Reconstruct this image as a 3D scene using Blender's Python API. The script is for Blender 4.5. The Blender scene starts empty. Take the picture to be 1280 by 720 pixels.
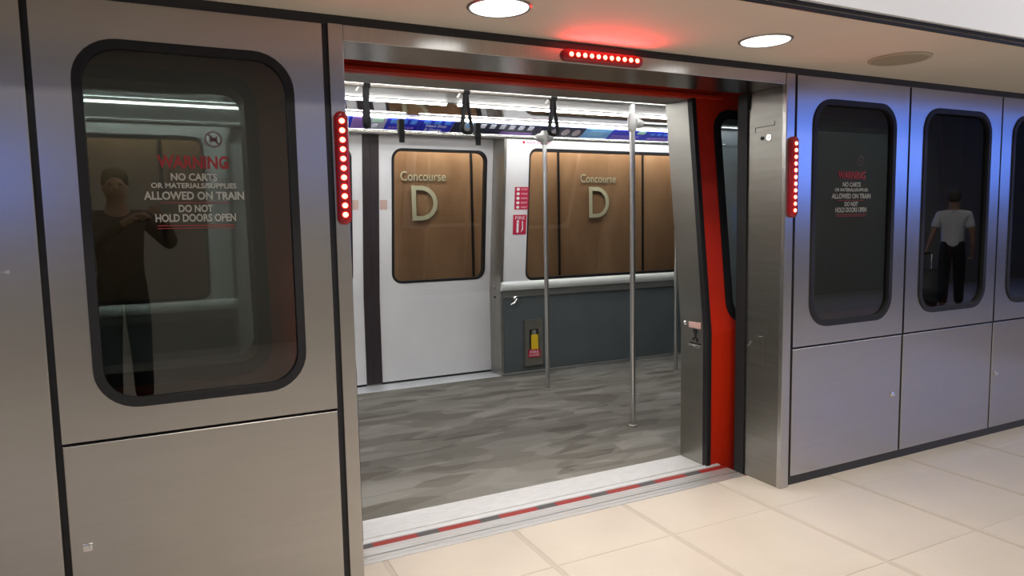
import bpy, bmesh, math, random
from mathutils import Vector, Matrix
from math import sin, cos, pi, radians
random.seed(7)
SC = bpy.context.scene
COL = SC.collection
S = 0.9                      # drawing units -> metres (door opening 2.05 m high)

# ------------------------------------------------------------------ camera
def cam_basis(yaw, pitch, roll):
    f = Vector((sin(yaw)*cos(pitch), cos(yaw)*cos(pitch), -sin(pitch)))
    r = Vector((cos(yaw), -sin(yaw), 0)); u = r.cross(f)
    c, s = cos(roll), sin(roll)
    return f, c*r+s*u, -s*r+c*u
_f, _r, _u = cam_basis(radians(26.215), radians(5.3266), radians(-1.0696))
cd = bpy.data.cameras.new('camera'); cam = bpy.data.objects.new('camera', cd); COL.objects.link(cam)
cd.sensor_width = 36; cd.lens = 868.81/1280*36; cd.clip_start = 0.02; cd.clip_end = 100
M = Matrix.Identity(4)
for i in range(3):
    M[i][0] = _r[i]; M[i][1] = _u[i]; M[i][2] = -_f[i]
M[0][3], M[1][3], M[2][3] = 0.0, -2.8067*S, 1.55*S
cam.matrix_world = M
SC.camera = cam

# ------------------------------------------------------------------ world, exposure
w = bpy.data.worlds.new('world'); SC.world = w; w.use_nodes = True
w.node_tree.nodes['Background'].inputs[0].default_value = (.9, .93, 1, 1)
w.node_tree.nodes['Background'].inputs[1].default_value = 0.03
SC.view_settings.view_transform = 'Standard'; SC.view_settings.look = 'None'
SC.view_settings.exposure = 0.0; SC.view_settings.gamma = 1.0
SC.view_settings.use_curve_mapping = False
SC.cycles.max_bounces = 10; SC.cycles.transparent_max_bounces = 16
SC.cycles.sample_clamp_indirect = 6.0; SC.cycles.use_denoising = True
SC.cycles.caustics_reflective = False; SC.cycles.caustics_refractive = False

def area(name, loc, size, power, color, rot=(0, 0, 0), shape='RECTANGLE', spread=180):
    d = bpy.data.lights.new(name, 'AREA'); d.shape = shape
    d.size = size[0]*S
    if shape in ('RECTANGLE', 'ELLIPSE'): d.size_y = size[1]*S
    d.energy = power; d.color = color; d.spread = radians(spread)
    o = bpy.data.objects.new(name, d); COL.objects.link(o)
    o.location = Vector(loc)*S; o.rotation_euler = rot
    return o
# hall ceiling fixtures (their luminous panels are built further down)
HALL_LAMPS = [(x, y) for y in (-2.3, -4.6) for x in (-3.0, 0.8, 4.6, 8.4, 12.2)]
for (x, y) in HALL_LAMPS:
    area('hall_lamp_light', (x, y, 3.95), (1.6, .3), 38 if x < 8 else (26 if x < 10 else 19), (1, .93, .84))
# hidden strip light added to grade the far screen from the top down
area('far_wash_light', (2.5, 4.06, 2.62), (9, .10), 120, (1, .93, .80), (radians(38), 0, 0))

# ------------------------------------------------------------------ materials
def mat(name, color, rough=.5, metal=0.0, spec=.5, emis=None, estr=0, aniso=0, coat=0):
    m = bpy.data.materials.new(name); m.use_nodes = True
    b = m.node_tree.nodes['Principled BSDF']
    b.inputs['Base Color'].default_value = (*color, 1)
    b.inputs['Roughness'].default_value = rough; b.inputs['Metallic'].default_value = metal
    b.inputs['Specular IOR Level'].default_value = spec
    b.inputs['Anisotropic'].default_value = aniso
    b.inputs['Coat Weight'].default_value = coat
    if emis:
        b.inputs['Emission Color'].default_value = (*emis, 1); b.inputs['Emission Strength'].default_value = estr
    return m
def nodes(m): return m.node_tree.nodes, m.node_tree.links, m.node_tree.nodes['Principled BSDF']
def vary(m, c1, c2, scale=(1, 1, 1), nscale=4, detail=4, lo=.35, hi=.65, bump=0, rough=None):
    N, L, b = nodes(m)
    tc = N.new('ShaderNodeTexCoord'); mp = N.new('ShaderNodeMapping'); mp.inputs['Scale'].default_value = scale
    nz = N.new('ShaderNodeTexNoise'); nz.inputs['Scale'].default_value = nscale; nz.inputs['Detail'].default_value = detail
    cr = N.new('ShaderNodeValToRGB'); cr.color_ramp.elements[0].position = lo; cr.color_ramp.elements[1].position = hi
    cr.color_ramp.elements[0].color = (*c1, 1); cr.color_ramp.elements[1].color = (*c2, 1)
    L.new(tc.outputs['Object'], mp.inputs['Vector']); L.new(mp.outputs[0], nz.inputs['Vector'])
    L.new(nz.outputs['Fac'], cr.inputs[0]); L.new(cr.outputs[0], b.inputs['Base Color'])
    if rough:
        mr = N.new('ShaderNodeMapRange'); mr.inputs['To Min'].default_value = rough[0]; mr.inputs['To Max'].default_value = rough[1]
        L.new(nz.outputs['Fac'], mr.inputs['Value']); L.new(mr.outputs[0], b.inputs['Roughness'])
    if bump:
        bp = N.new('ShaderNodeBump'); bp.inputs['Strength'].default_value = bump; bp.inputs['Distance'].default_value = .002
        L.new(nz.outputs['Fac'], bp.inputs['Height']); L.new(bp.outputs[0], b.inputs['Normal'])
    return m
def glass(name, tint, ior=1.5, refl=1.0):
    m = bpy.data.materials.new(name); m.use_nodes = True
    N, L = m.node_tree.nodes, m.node_tree.links; N.clear()
    out = N.new('ShaderNodeOutputMaterial'); tr = N.new('ShaderNodeBsdfTransparent'); gl = N.new('ShaderNodeBsdfGlossy')
    tr.inputs[0].default_value = (*tint, 1); gl.inputs['Roughness'].default_value = 0.0
    gl.inputs[0].default_value = (refl, refl, refl, 1)
    lw = N.new('ShaderNodeLayerWeight'); lw.inputs['Blend'].default_value = .5
    pw = N.new('ShaderNodeMath'); pw.operation = 'POWER'; pw.inputs[1].default_value = 4.2
    f0 = ((ior-1)/(ior+1))**2
    fr = N.new('ShaderNodeMath'); fr.operation = 'MULTIPLY_ADD'; fr.inputs[1].default_value = 1-f0; fr.inputs[2].default_value = f0
    L.new(lw.outputs['Facing'], pw.inputs[0]); L.new(pw.outputs[0], fr.inputs[0])
    mx = N.new('ShaderNodeMixShader')
    L.new(fr.outputs[0], mx.inputs[0]); L.new(tr.outputs[0], mx.inputs[1]); L.new(gl.outputs[0], mx.inputs[2])
    L.new(mx.outputs[0], out.inputs[0])
    return m
def emit(name, color, strength):
    m = bpy.data.materials.new(name); m.use_nodes = True
    N, L = m.node_tree.nodes, m.node_tree.links; N.clear()
    out = N.new('ShaderNodeOutputMaterial'); e = N.new('ShaderNodeEmission')
    e.inputs[0].default_value = (*color, 1); e.inputs[1].default_value = strength
    L.new(e.outputs[0], out.inputs[0]); return m

STEEL = vary(mat('brushed_steel', (.6, .58, .56), .3, 1.0, aniso=.4), (.47, .46, .44), (.488, .478, .458), (1.2, 1.2, 18), 2, rough=(.265, .275))
STEEL_BAND = vary(mat('portal_steel', (.6, .58, .56), .24, 1.0), (.46, .45, .43), (.51, .50, .48), (60, 2, 2), 3, rough=(.2, .28))
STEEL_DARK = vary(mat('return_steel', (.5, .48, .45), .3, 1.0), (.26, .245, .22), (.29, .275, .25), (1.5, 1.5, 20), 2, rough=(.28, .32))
CHROME = mat('polished_tube', (.78, .78, .77), .18, 1.0)
RAILM = mat('rail_satin', (.80, .80, .78), .26, .92)
POLE = mat('pole_steel', (.62, .62, .61), .28, 1.0)
MIRROR = mat('mirror_cove', (.72, .72, .73), .07, 1.0)
BLACK = mat('black_rubber', (.012, .012, .014), .5, spec=.3)
BLACKMETAL = mat('black_metal', (.015, .016, .02), .4)
STRAPM = mat('black_webbing', (.018, .018, .02), .7, spec=.2)
RED = mat('red_paint', (.50, .022, .005), .36)
REDTAPE = mat('red_tape', (.26, .012, .01), .5)
GREYTAPE = mat('grey_tape', (.06, .06, .065), .5)
WHITE = vary(mat('white_laminate', (.75, .75, .76), .4), (.72, .72, .74), (.78, .78, .79), (1, 1, 1), 2)
LEDGE = mat('white_ledge', (.78, .82, .80), .25, coat=.3)
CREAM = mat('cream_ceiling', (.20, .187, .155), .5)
GREYP = vary(mat('grey_laminate', (.085, .10, .105), .45), (.078, .094, .098), (.092, .106, .11), (1, 1, 1), 5)
GREYMET = mat('grey_extrusion', (.30, .30, .29), .35, .6)
SOFFIT = vary(mat('soffit_plaster', (.74, .69, .60), .75), (.72, .67, .58), (.76, .71, .62), (1, 1, 1), 1.5)
HALLW = mat('hall_wall', (.38, .37, .33), .7)
HALLC = mat('hall_ceiling', (.30, .295, .28), .8)
FASCIA = mat('fascia_white', (.70, .72, .76), .6)
TILE = vary(mat('platform_tile', (.51, .465, .415), .32), (.485, .44, .392), (.535, .49, .44), (1, 1, 1), 2.2, rough=(.26, .4))
GROUT = mat('grout', (.30, .25, .21), .8)
GROUT2 = mat('grout_pale', (.44, .395, .35), .6)
ALU = vary(mat('sill_aluminium', (.66, .67, .68), .38, .75), (.60, .61, .63), (.70, .71, .72), (1, 30, 1), 4, rough=(.3, .45))
PLATE = vary(mat('threshold_plate', (.70, .72, .75), .42, .45), (.66, .68, .71), (.75, .77, .80), (3, 20, 3), 5)
PALE = mat('pale_print', (.38, .38, .34), .6)
REDPRINT = mat('red_print', (.27, .010, .014), .6)
DIMRED = mat('dark_red_print', (.25, .02, .02), .6)
ICON = mat('icon_print', (.09, .045, .045), .6)
WHITEPRINT = mat('white_print', (.85, .85, .85), .6)
LETTER = mat('lettering', (.66, .70, .56), .5)
LETSHADE = mat('lettering_shadow', (.20, .17, .12), .5)
STICKER = mat('red_sticker', (.52, .012, .06), .5)
PINK = mat('pink_print', (.75, .12, .28), .5)
FAINT = mat('faint_sticker', (.62, .44, .38), .5)
YELLOW = mat('yellow_tag', (.80, .55, .02), .5)
DARKSLOT = mat('dark_recess', (.01, .01, .01), .6)
GLASS_P = glass('platform_glass', (.37, .395, .365), 1.75)
GLASS_T = glass('train_glass', (.80, .84, .86), 1.35, .5)
GLASS_F = glass('far_train_glass', (.73, .72, .69), 1.4)
LAMP_TRAIN = emit('train_lamp', (1, .99, .97), 30)
LAMP_DOWN = emit('downlight', (1, .98, .95), 2.6)
LAMP_HALL = emit('hall_lamp', (1, .95, .88), 5)
LED_CORE = emit('led_core', (1, .34, .17), 7)
LED_HALO = emit('led_halo', (1, .02, .018), 1.6)  # red glowing shell imitating the halo around each LED core
LENS = mat('led_lens', (.22, .006, .012), .12, spec=.6, emis=(1, .01, .03), estr=.04)
BLUETINT = emit('blue_tint', (.10, .24, 1.0), 15)
BLUELOW = emit('blue_tint_dim', (.10, .24, 1.0), 3.2)

# bronze panels of the far platform
BRONZE = mat('bronze_panel', (.40, .23, .12), .32, spec=.4)
N, L, b = nodes(BRONZE)
tc = N.new('ShaderNodeTexCoord'); nz = N.new('ShaderNodeTexNoise'); nz.inputs['Scale'].default_value = 1.6; nz.inputs['Detail'].default_value = 3
mp = N.new('ShaderNodeMapping'); mp.inputs['Scale'].default_value = (2.2, 1, .8)
cr = N.new('ShaderNodeValToRGB'); cr.color_ramp.elements[0].position = .38; cr.color_ramp.elements[1].position = .68
cr.color_ramp.elements[0].color = (.29, .175, .105, 1); cr.color_ramp.elements[1].color = (.40, .26, .165, 1)
L.new(tc.outputs['Object'], mp.inputs[0]); L.new(mp.outputs[0], nz.inputs['Vector']); L.new(nz.outputs['Fac'], cr.inputs[0]); L.new(cr.outputs[0], b.inputs['Base Color'])

# carpet: lens-shaped flecks laid in two crossing directions
CARPET = mat('carpet', (.2, .2, .19), .95, spec=.1)
N, L, b = nodes(CARPET)
tc = N.new('ShaderNodeTexCoord')
def flecks(ang, sc, off):
    mp = N.new('ShaderNodeMapping'); mp.inputs['Rotation'].default_value = (0, 0, ang); mp.inputs['Scale'].default_value = sc; mp.inputs['Location'].default_value = off
    nz = N.new('ShaderNodeTexNoise'); nz.inputs['Scale'].default_value = 1.3; nz.inputs['Detail'].default_value = 1
    mixv = N.new('ShaderNodeMix'); mixv.data_type = 'VECTOR'; mixv.inputs[0].default_value = .12
    vo = N.new('ShaderNodeTexVoronoi'); vo.feature = 'SMOOTH_F1'; vo.inputs['Smoothness'].default_value = .12; vo.inputs['Scale'].default_value = 1.0
    L.new(tc.outputs['Object'], mp.inputs[0]); L.new(mp.outputs[0], nz.inputs['Vector'])
    L.new(mp.outputs[0], mixv.inputs[4]); L.new(nz.outputs['Color'], mixv.inputs[5]); L.new(mixv.outputs[1], vo.inputs['Vector'])
    sp = N.new('ShaderNodeSeparateColor'); L.new(vo.outputs['Color'], sp.inputs[0])
    return sp.outputs[0], vo.outputs['Distance'], nz
a1, d1, n1 = flecks(radians(-25), (3.4, 11, 1), (0, 0, 0))
a2, d2, n2 = flecks(radians(42), (3.4, 11, 1), (3.1, 1.7, 0))
av = N.new('ShaderNodeMath'); av.operation = 'ADD'; L.new(a1, av.inputs[0]); L.new(a2, av.inputs[1])
fine = N.new('ShaderNodeTexNoise'); fine.inputs['Scale'].default_value = 90; L.new(tc.outputs['Object'], fine.inputs['Vector'])
ad = N.new('ShaderNodeMath'); ad.operation = 'MULTIPLY_ADD'; ad.inputs[1].default_value = .35; L.new(fine.outputs['Fac'], ad.inputs[0]); L.new(av.outputs[0], ad.inputs[2])
cr = N.new('ShaderNodeValToRGB'); cr.color_ramp.elements[0].position = .30/2; cr.color_ramp.elements[1].position = 1.0
dv = N.new('ShaderNodeMath'); dv.operation = 'MULTIPLY'; dv.inputs[1].default_value = .45; L.new(ad.outputs[0], dv.inputs[0])
cr.color_ramp.elements[0].color = (.105, .098, .087, 1); cr.color_ramp.elements[1].color = (.235, .23, .213, 1)
L.new(dv.outputs[0], cr.inputs[0]); L.new(cr.outputs[0], b.inputs['Base Color'])

# ------------------------------------------------------------------ mesh helpers
class MB:
    def __init__(self): self.v = []; self.f = []; self.m = []
    def add(self, vs, fs, mi=0, fn=None):
        o = len(self.v)
        self.v += [fn(*p) if fn else tuple(p) for p in vs]
        self.f += [tuple(i+o for i in f) for f in fs]; self.m += [mi]*len(fs)
        return self
    def box(self, x0, x1, y0, y1, z0, z1, mi=0, fn=None):
        vs = [(x, y, z) for z in (z0, z1) for y in (y0, y1) for x in (x0, x1)]
        return self.add(vs, [(0, 2, 3, 1), (4, 5, 7, 6), (0, 1, 5, 4), (1, 3, 7, 5), (3, 2, 6, 7), (2, 0, 4, 6)], mi, fn)
    def bbox(self, x0, x1, y0, y1, z0, z1, b=.004, mi=0, fn=None):
        """box with its edges chamfered"""
        bm = bmesh.new(); bmesh.ops.create_cube(bm, size=1)
        for v in bm.verts:
            v.co = Vector(((x0+x1)/2+v.co.x*(x1-x0), (y0+y1)/2+v.co.y*(y1-y0), (z0+z1)/2+v.co.z*(z1-z0)))
        b = min(b, .45*min(x1-x0, y1-y0, z1-z0))
        bmesh.ops.bevel(bm, geom=bm.edges[:], offset=b, segments=2, affect='EDGES', profile=.5)
        bm.verts.ensure_lookup_table()
        vs = [tuple(v.co) for v in bm.verts]; fs = [tuple(v.index for v in f.verts) for f in bm.faces]; bm.free()
        return self.add(vs, fs, mi, fn)
    def tube(self, path, r, n=12, mi=0, closed=False, flat=None, cap=True):
        P = [Vector(p) for p in path]; k = len(P); rings = []
        ref = None
        for i, p in enumerate(P):
            if closed: t = P[(i+1) % k]-P[i-1]
            else: t = P[min(i+1, k-1)]-P[max(i-1, 0)]
            t.normalize()
            if ref is None:
                ref = Vector((0, 0, 1)) if abs(t.z) < .9 else Vector((0, 1, 0))
            a = (ref-ref.dot(t)*t)
            if a.length < 1e-4: a = t.orthogonal()
            a.normalize(); ref = a; c = t.cross(a)
            rr = r[i] if isinstance(r, (list, tuple)) else r
            ra, rb = (rr, rr) if flat is None else flat
            rings.append([p+a*ra*cos(2*pi*j/n)+c*rb*sin(2*pi*j/n) for j in range(n)])
        vs = [q for rg in rings for q in rg]; fs = []
        for i in range(k if closed else k-1):
            i2 = (i+1) % k
            for j in range(n):
                j2 = (j+1) % n
                fs.append((i*n+j, i*n+j2, i2*n+j2, i2*n+j))
        if cap and not closed:
            fs.append(tuple(range(n))[::-1]); fs.append(tuple((k-1)*n+j for j in range(n)))
        return self.add(vs, fs, mi)
    def cyl(self, c, axis, r, h, n=20, mi=0):
        c = Vector(c); d = Vector([axis == 'x', axis == 'y', axis == 'z'])
        return self.tube([c, c+d*h], r, n, mi)
    def ellipsoid(self, c, r, nu=14, nv=8, mi=0, zmin=-1):
        vs = []; fs = []
        for i in range(nv+1):
            th = pi*i/nv
            for j in range(nu):
                ph = 2*pi*j/nu
                vs.append((c[0]+r[0]*sin(th)*cos(ph), c[1]+r[1]*sin(th)*sin(ph), c[2]+r[2]*max(zmin, cos(th))))
        for i in range(nv):
            for j in range(nu):
                j2 = (j+1) % nu
                fs.append((i*nu+j, (i+1)*nu+j, (i+1)*nu+j2, i*nu+j2))
        return self.add(vs, fs, mi)
    def prism(self, loop, y0, y1, mi=0, fn=None, caps=True):
        """loop of (x,z) extruded along y"""
        n = len(loop)
        vs = [(x, y0, z) for x, z in loop]+[(x, y1, z) for x, z in loop]
        fs = [(i, (i+1) % n, n+(i+1) % n, n+i) for i in range(n)]
        if caps: fs += [tuple(range(n))[::-1], tuple(range(n, 2*n))]
        return self.add(vs, fs, mi, fn)
    def xprism(self, loop, x0, x1, mi=0):
        """loop of (y,z) extruded along x"""
        n = len(loop)
        vs = [(x0, y, z) for y, z in loop]+[(x1, y, z) for y, z in loop]
        fs = [(i, (i+1) % n, n+(i+1) % n, n+i) for i in range(n)]+[tuple(range(n))[::-1], tuple(range(n, 2*n))]
        return self.add(vs, fs, mi)
    def ring(self, outer, inner, y0, y1, mi=0, fn=None):
        n = len(outer)
        vs = [(x, y, z) for y in (y0, y1) for lp in (outer, inner) for x, z in lp]
        fs = []
        for i in range(n):
            j = (i+1) % n
            fs += [(i, j, n+j, n+i), (2*n+j, 2*n+i, 3*n+i, 3*n+j), (j, i, 2*n+i, 2*n+j), (n+i, n+j, 3*n+j, 3*n+i)]
        return self.add(vs, fs, mi, fn)
    def holed(self, x0, x1, z0, z1, hole, y0, y1, mi=0, fn=None):
        """rectangular plate with a rounded-rectangle hole: hole = (hx0,hx1,hz0,hz1,r)"""
        inner = rrect(*hole); hx0, hx1, hz0, hz1, r = hole
        outer = []
        for x, z in inner:
            ex = 0 if hx0+r-1e-6 <= x <= hx1-r+1e-6 else (1 if x > hx1-r else -1)
            ez = 0 if hz0+r-1e-6 <= z <= hz1-r+1e-6 else (1 if z > hz1-r else -1)
            X = x if ex == 0 else (x1 if ex > 0 else x0); Z = z if ez == 0 else (z1 if ez > 0 else z0)
            if ex == 0: X = x0+(x1-x0)*((x-hx0-r)/(hx1-hx0-2*r)) if hx1-hx0 > 2*r else x
            if ez == 0: Z = z0+(z1-z0)*((z-hz0-r)/(hz1-hz0-2*r)) if hz1-hz0 > 2*r else z
            outer.append((X, Z))
        return self.ring(outer, inner, y0, y1, mi, fn)
def rrect(x0, x1, z0, z1, r, n=8):
    out = []
    for cx, cz, a0 in ((x1-r, z0+r, -90), (x1-r, z1-r, 0), (x0+r, z1-r, 90), (x0+r, z0+r, 180)):
        for i in range(n+1):
            a = radians(a0+90*i/n); out.append((cx+r*cos(a), cz+r*sin(a)))
    return out
def tagit(o, label=None, cat=None, group=None, kind=None):
    if label: o['label'] = label
    if cat: o['category'] = cat
    if group: o['group'] = group
    if kind: o['kind'] = kind
    elif cat: o['kind'] = 'thing'
    return o
def root(name, loc, label, cat, group=None):
    o = bpy.data.objects.new(name, None); COL.objects.link(o); o.location = Vector(loc)*S; o.empty_display_size = .1
    return tagit(o, label, cat, group)
def origin_of(o):
    p = Vector((0, 0, 0))
    while o: p = p+o.location; o = o.parent
    return p
def obj(name, mb, mats, parent=None, smooth=None):
    me = bpy.data.meshes.new(name)
    vs = [Vector(v)*S for v in mb.v]
    if parent is not None: base = origin_of(parent)
    else:
        xs = [v.x for v in vs]; ys = [v.y for v in vs]; zs = [v.z for v in vs]
        base = Vector(((min(xs)+max(xs))/2, (min(ys)+max(ys))/2, min(zs)))
    me.from_pydata([tuple(v-base) for v in vs], [], mb.f)
    ml = mats if isinstance(mats, (list, tuple)) else [mats]
    for m in ml: me.materials.append(m)
    me.polygons.foreach_set('material_index', mb.m)
    me.validate(); me.update()
    bm = bmesh.new(); bm.from_mesh(me); bmesh.ops.recalc_face_normals(bm, faces=bm.faces[:]); bm.to_mesh(me); bm.free()
    if smooth is not None:
        me.shade_smooth(); me.set_sharp_from_angle(angle=radians(smooth))
    o = bpy.data.objects.new(name, me); COL.objects.link(o)
    if parent is not None: o.parent = parent
    else: o.location = base
    return o
def struct(name, mb, mats, smooth=None): return tagit(obj(name, mb, mats, None, smooth), kind='structure')
def text_mb(mb, s, width=None, height=.05, mi=0, fn=None, at=(0, 0), fit=True, bold=0):
    """flat lettering centred on at=(x,z); fn maps (u,v)->(x,y,z)"""
    cu = bpy.data.curves.new('t', 'FONT'); cu.body = s; cu.align_x = 'CENTER'; cu.resolution_u = 3; cu.offset = bold
    o = bpy.data.objects.new('t', cu); COL.objects.link(o)
    dg = bpy.context.evaluated_depsgraph_get(); me = bpy.data.meshes.new_from_object(o.evaluated_get(dg))
    V = [v.co.copy() for v in me.vertices]; F = [tuple(p.vertices) for p in me.polygons]
    bpy.data.objects.remove(o); bpy.data.curves.remove(cu); bpy.data.meshes.remove(me)
    if not V: return mb
    x0, x1 = min(v.x for v in V), max(v.x for v in V); y1 = max(v.y for v in V)
    y0 = min(v.y for v in V) if fit else 0
    sz = height/(y1-y0); sx = (width/(x1-x0)) if width else sz
    return mb.add([(at[0]+(v.x-(x0+x1)/2)*sx, 0, at[1]+(v.y-y0)*sz) for v in V], F, mi, (lambda x, y, z: fn(x, z)))

# ------------------------------------------------------------------ platform floor
fl = MB()
fl.box(-7, 20, -6.9, -2.86, -.12, 0, 0)
fl.box(-7, 20, -2.86, .25, -.12, -.006, 1)
FLOOR = struct('floor', fl, [TILE, GROUT])
TX0, TP = 1.485-.67*6, .67
tile_me = None
rows = [(-.18, .25), (-.85, -.18), (-1.52, -.85), (-2.19, -1.52), (-2.86, -2.19)]
cache = {}
for (ya, yb) in rows:
    for i in range(0, 16):
        xa = TX0+i*TP; key = round(yb-ya, 3)
        if key not in cache:
            t = MB().bbox(xa+.015, xa+TP-.015, ya+.003, yb-.003, -.03, 0, .0025)
            o = obj('tile', t, TILE, FLOOR); cache[key] = (o.data, xa, ya)
        else:
            me, bx, by = cache[key]
            o = bpy.data.objects.new('tile', me); COL.objects.link(o); o.parent = FLOOR
            o.location = (S*(xa-bx), S*(ya-by), 0)
# pale filler under the wide cross joints
obj('joint_filler', MB().box(-2.6, 8.2, -2.86, .249, -.02, -.0025), GROUT2, FLOOR)

# ------------------------------------------------------------------ platform screen wall
Z_SEAM = .808
SEAMS = []
def platform_panel(x0, x1, win, label, text_at=None, lock=None):
    p = root('platform_screen_panel', ((x0+x1)/2, .02, 0), label, 'door panel')
    hx0, hx1, hz0, hz1 = win; r = .145
    obj('upper_panel', MB().holed(x0, x1, Z_SEAM+.005, 2.333, (hx0+.004, hx1-.004, hz0+.004, hz1-.004, r), 0, .035), STEEL, p)
    obj('lower_panel', MB().bbox(x0, x1, 0, .035, .055, Z_SEAM-.005, .004), STEEL, p)
    g = MB().ring(rrect(hx0, hx1, hz0, hz1, r), rrect(hx0+.03, hx1-.03, hz0+.03, hz1-.03, r-.03), -.007, .03)
    obj('window_gasket', g, BLACK, p, 40)
    pane = obj('window_pane', MB().prism(rrect(hx0+.028, hx1-.028, hz0+.028, hz1-.028, r-.028), .012, .022), GLASS_P, p)
    if text_at is not None:
        cx = text_at
        fn = lambda x, z: (x, .0105, z)
        t = MB()
        for s, wd, ht, z, mi in (('WARNING', .236, .047, 1.770, 0), ('NO CARTS', .155, .027, 1.726, 1), ('OR MATERIALS/SUPPLIES', .285, .019, 1.699, 1),
                                 ('ALLOWED ON TRAIN', .335, .030, 1.657, 1), ('DO NOT', .115, .027, 1.612, 1), ('HOLD DOORS OPEN', .270, .029, 1.577, 1)):
            text_mb(t, s, wd, ht, mi, fn, (cx, z), True, .028)
        t.box(cx-.115, cx+.115, .0105, .011, 1.645, 1.648, 2); t.box(cx-.13, cx+.13, .0105, .011, 1.562, 1.5655, 2); t.box(cx-.13, cx+.13, .0105, .011, 1.553, 1.5555, 2)
        obj('warning_notice', t, [REDPRINT, PALE, DIMRED], pane)
        # round prohibition mark above it
        ic = MB(); R1, R2 = .030, .025; cz = 1.878; ix = cx+.072
        ic.ring([(ix+R1*cos(2*pi*k/28), cz+R1*sin(2*pi*k/28)) for k in range(28)], [(ix+R2*cos(2*pi*k/28), cz+R2*sin(2*pi*k/28)) for k in range(28)], .010, .011)
        ic.prism([(ix-.021, cz+.017), (ix-.017, cz+.021), (ix+.021, cz-.017), (ix+.017, cz-.021)], .010, .011)
        ic.box(ix-.013, ix+.011, .010, .011, cz-.008, cz+.006); ic.box(ix+.010, ix+.013, .010, .011, cz-.010, cz+.014)
        obj('prohibition_mark', ic, ICON, pane)
    if lock:
        lx, lz = lock
        lk = MB().bbox(lx-.016, lx+.016, -.008, .002, lz-.014, lz+.014, .004)
        lk.cyl((lx, -.014, lz-.002), 'y', .008, .01, 14)
        obj('lock', lk, CHROME, p, 40)
    SEAMS.append((x0, x1))
    return p
pp = root('platform_screen_panel', (-.86, .02, 0), 'plain windowless steel wall panel at the left edge of the picture', 'wall panel')
obj('sheet', MB().bbox(-1.335, -.392, 0, .035, .055, 2.333, .004), STEEL, pp)
obj('screw', MB().cyl((-.482, -.004, 1.42), 'y', .007, .006, 12).box(-.50, -.488, -.001, 0, 1.418, 1.421), CHROME, pp, 40)
platform_panel(-.370, .580, (-.262, .466, .916, 2.206), 'large steel platform door panel left of the doorway with printed warning window', .100, (-.317, .431))
platform_panel(3.160, 4.118, (3.287, 4.000, .916, 2.219), 'steel platform panel right of the doorway with a printed warning on its window', 3.632, (4.042, .430))
platform_panel(4.136, 5.084, (4.266, 4.972, .925, 2.222), 'steel platform panel whose dark window reflects a man in a white shirt')
platform_panel(5.100, 6.050, (5.222, 5.94, .925, 2.222), 'steel platform panel at the right edge of the picture, mostly cut off', None, (5.150, .44))
struct('wall_front', MB().box(6.07, 20, 0, .29, 0, 2.335), STEEL); struct('wall_front', MB().box(-7, -1.35, 0, .29, 0, 2.335), STEEL)
k = 1
def trim(mb, m=BLACKMETAL):
    global k
    o = struct('trim_%d' % k, mb, m); k += 1; return o
trim(MB().box(-7, 20, .004, .29, 2.335, 2.372))                           # black band under the soffit
trim(MB().box(-1.5, .59, .012, .06, 0, .052)); trim(MB().box(3.135, 6.2, .012, .06, 0, .052))   # kick strips
for xg in (-1.345, -.381, .591, 3.146, 4.127, 5.092, 6.06):
    trim(MB().box(xg-.035, xg+.035, .034, .06, .05, 2.335) if xg not in (.591, 3.146) else MB().box(xg-.014, xg+.014, .012, .06, 0, 2.335))
trim(MB().box(-1.5, .59, .0345, .05, Z_SEAM-.03, Z_SEAM+.03)); trim(MB().box(3.15, 6.2, .0345, .05, Z_SEAM-.03, Z_SEAM+.03))

# ------------------------------------------------------------------ doorway portal
PT = root('doorway_portal', (1.865, .1, 0), 'stainless steel portal framing the open platform doorway', 'door frame')
j = MB().bbox(.602, .660, -.012, .27, 0, 2.336, .003); obj('left_jamb', j, STEEL, PT)
j = MB().bbox(3.067, 3.130, -.012, .02, 0, 2.336, .003); obj('right_jamb', j, STEEL, PT)
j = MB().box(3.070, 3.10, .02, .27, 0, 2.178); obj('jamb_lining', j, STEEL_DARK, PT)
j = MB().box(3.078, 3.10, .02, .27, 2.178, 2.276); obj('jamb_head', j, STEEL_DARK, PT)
j = MB().bbox(.661, 3.066, -.006, .29, 2.274, 2.336, .003); obj('header', j, STEEL_BAND, PT)
j = MB().box(3.060, 3.10, .27, .345, 0, 2.274); obj('edge_rubber', j, BLACK, PT)
# keyholes, engraved bracket mark, slot and pull recess on the right lining
X = 3.070
kk = MB().cyl((X-.005, .112, 2.004), 'x', .018, .006, 20); kk.cyl((X-.008, .112, 2.004), 'x', .008, .004, 12); obj('key_switch', kk, CHROME, PT, 40)
kk = MB().cyl((X-.004, .163, 2.004), 'x', .011, .005, 16); obj('keyhole', kk, DARKSLOT, PT, 40)
kk = MB().box(X-.002, X, .075, .215, 2.066, 2.070).box(X-.002, X, .213, .217, 2.04, 2.07).box(X-.002, X, .073, .077, 2.066, 2.09); obj('engraved_mark', kk, BLACKMETAL, PT)
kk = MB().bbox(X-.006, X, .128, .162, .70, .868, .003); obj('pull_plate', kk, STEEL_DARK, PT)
kk = MB().add([(X-.004, .225, .815), (X-.004, .25, .79), (X-.004, .255, .80), (X-.004, .232, .832), (X, .225, .815), (X, .25, .79), (X, .255, .80), (X, .232, .832)],
              [(0, 1, 2, 3), (4, 7, 6, 5), (0, 4, 5, 1), (1, 5, 6, 2), (2, 6, 7, 3), (3, 7, 4, 0)]); obj('latch_glint', kk, CHROME, PT)

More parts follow.
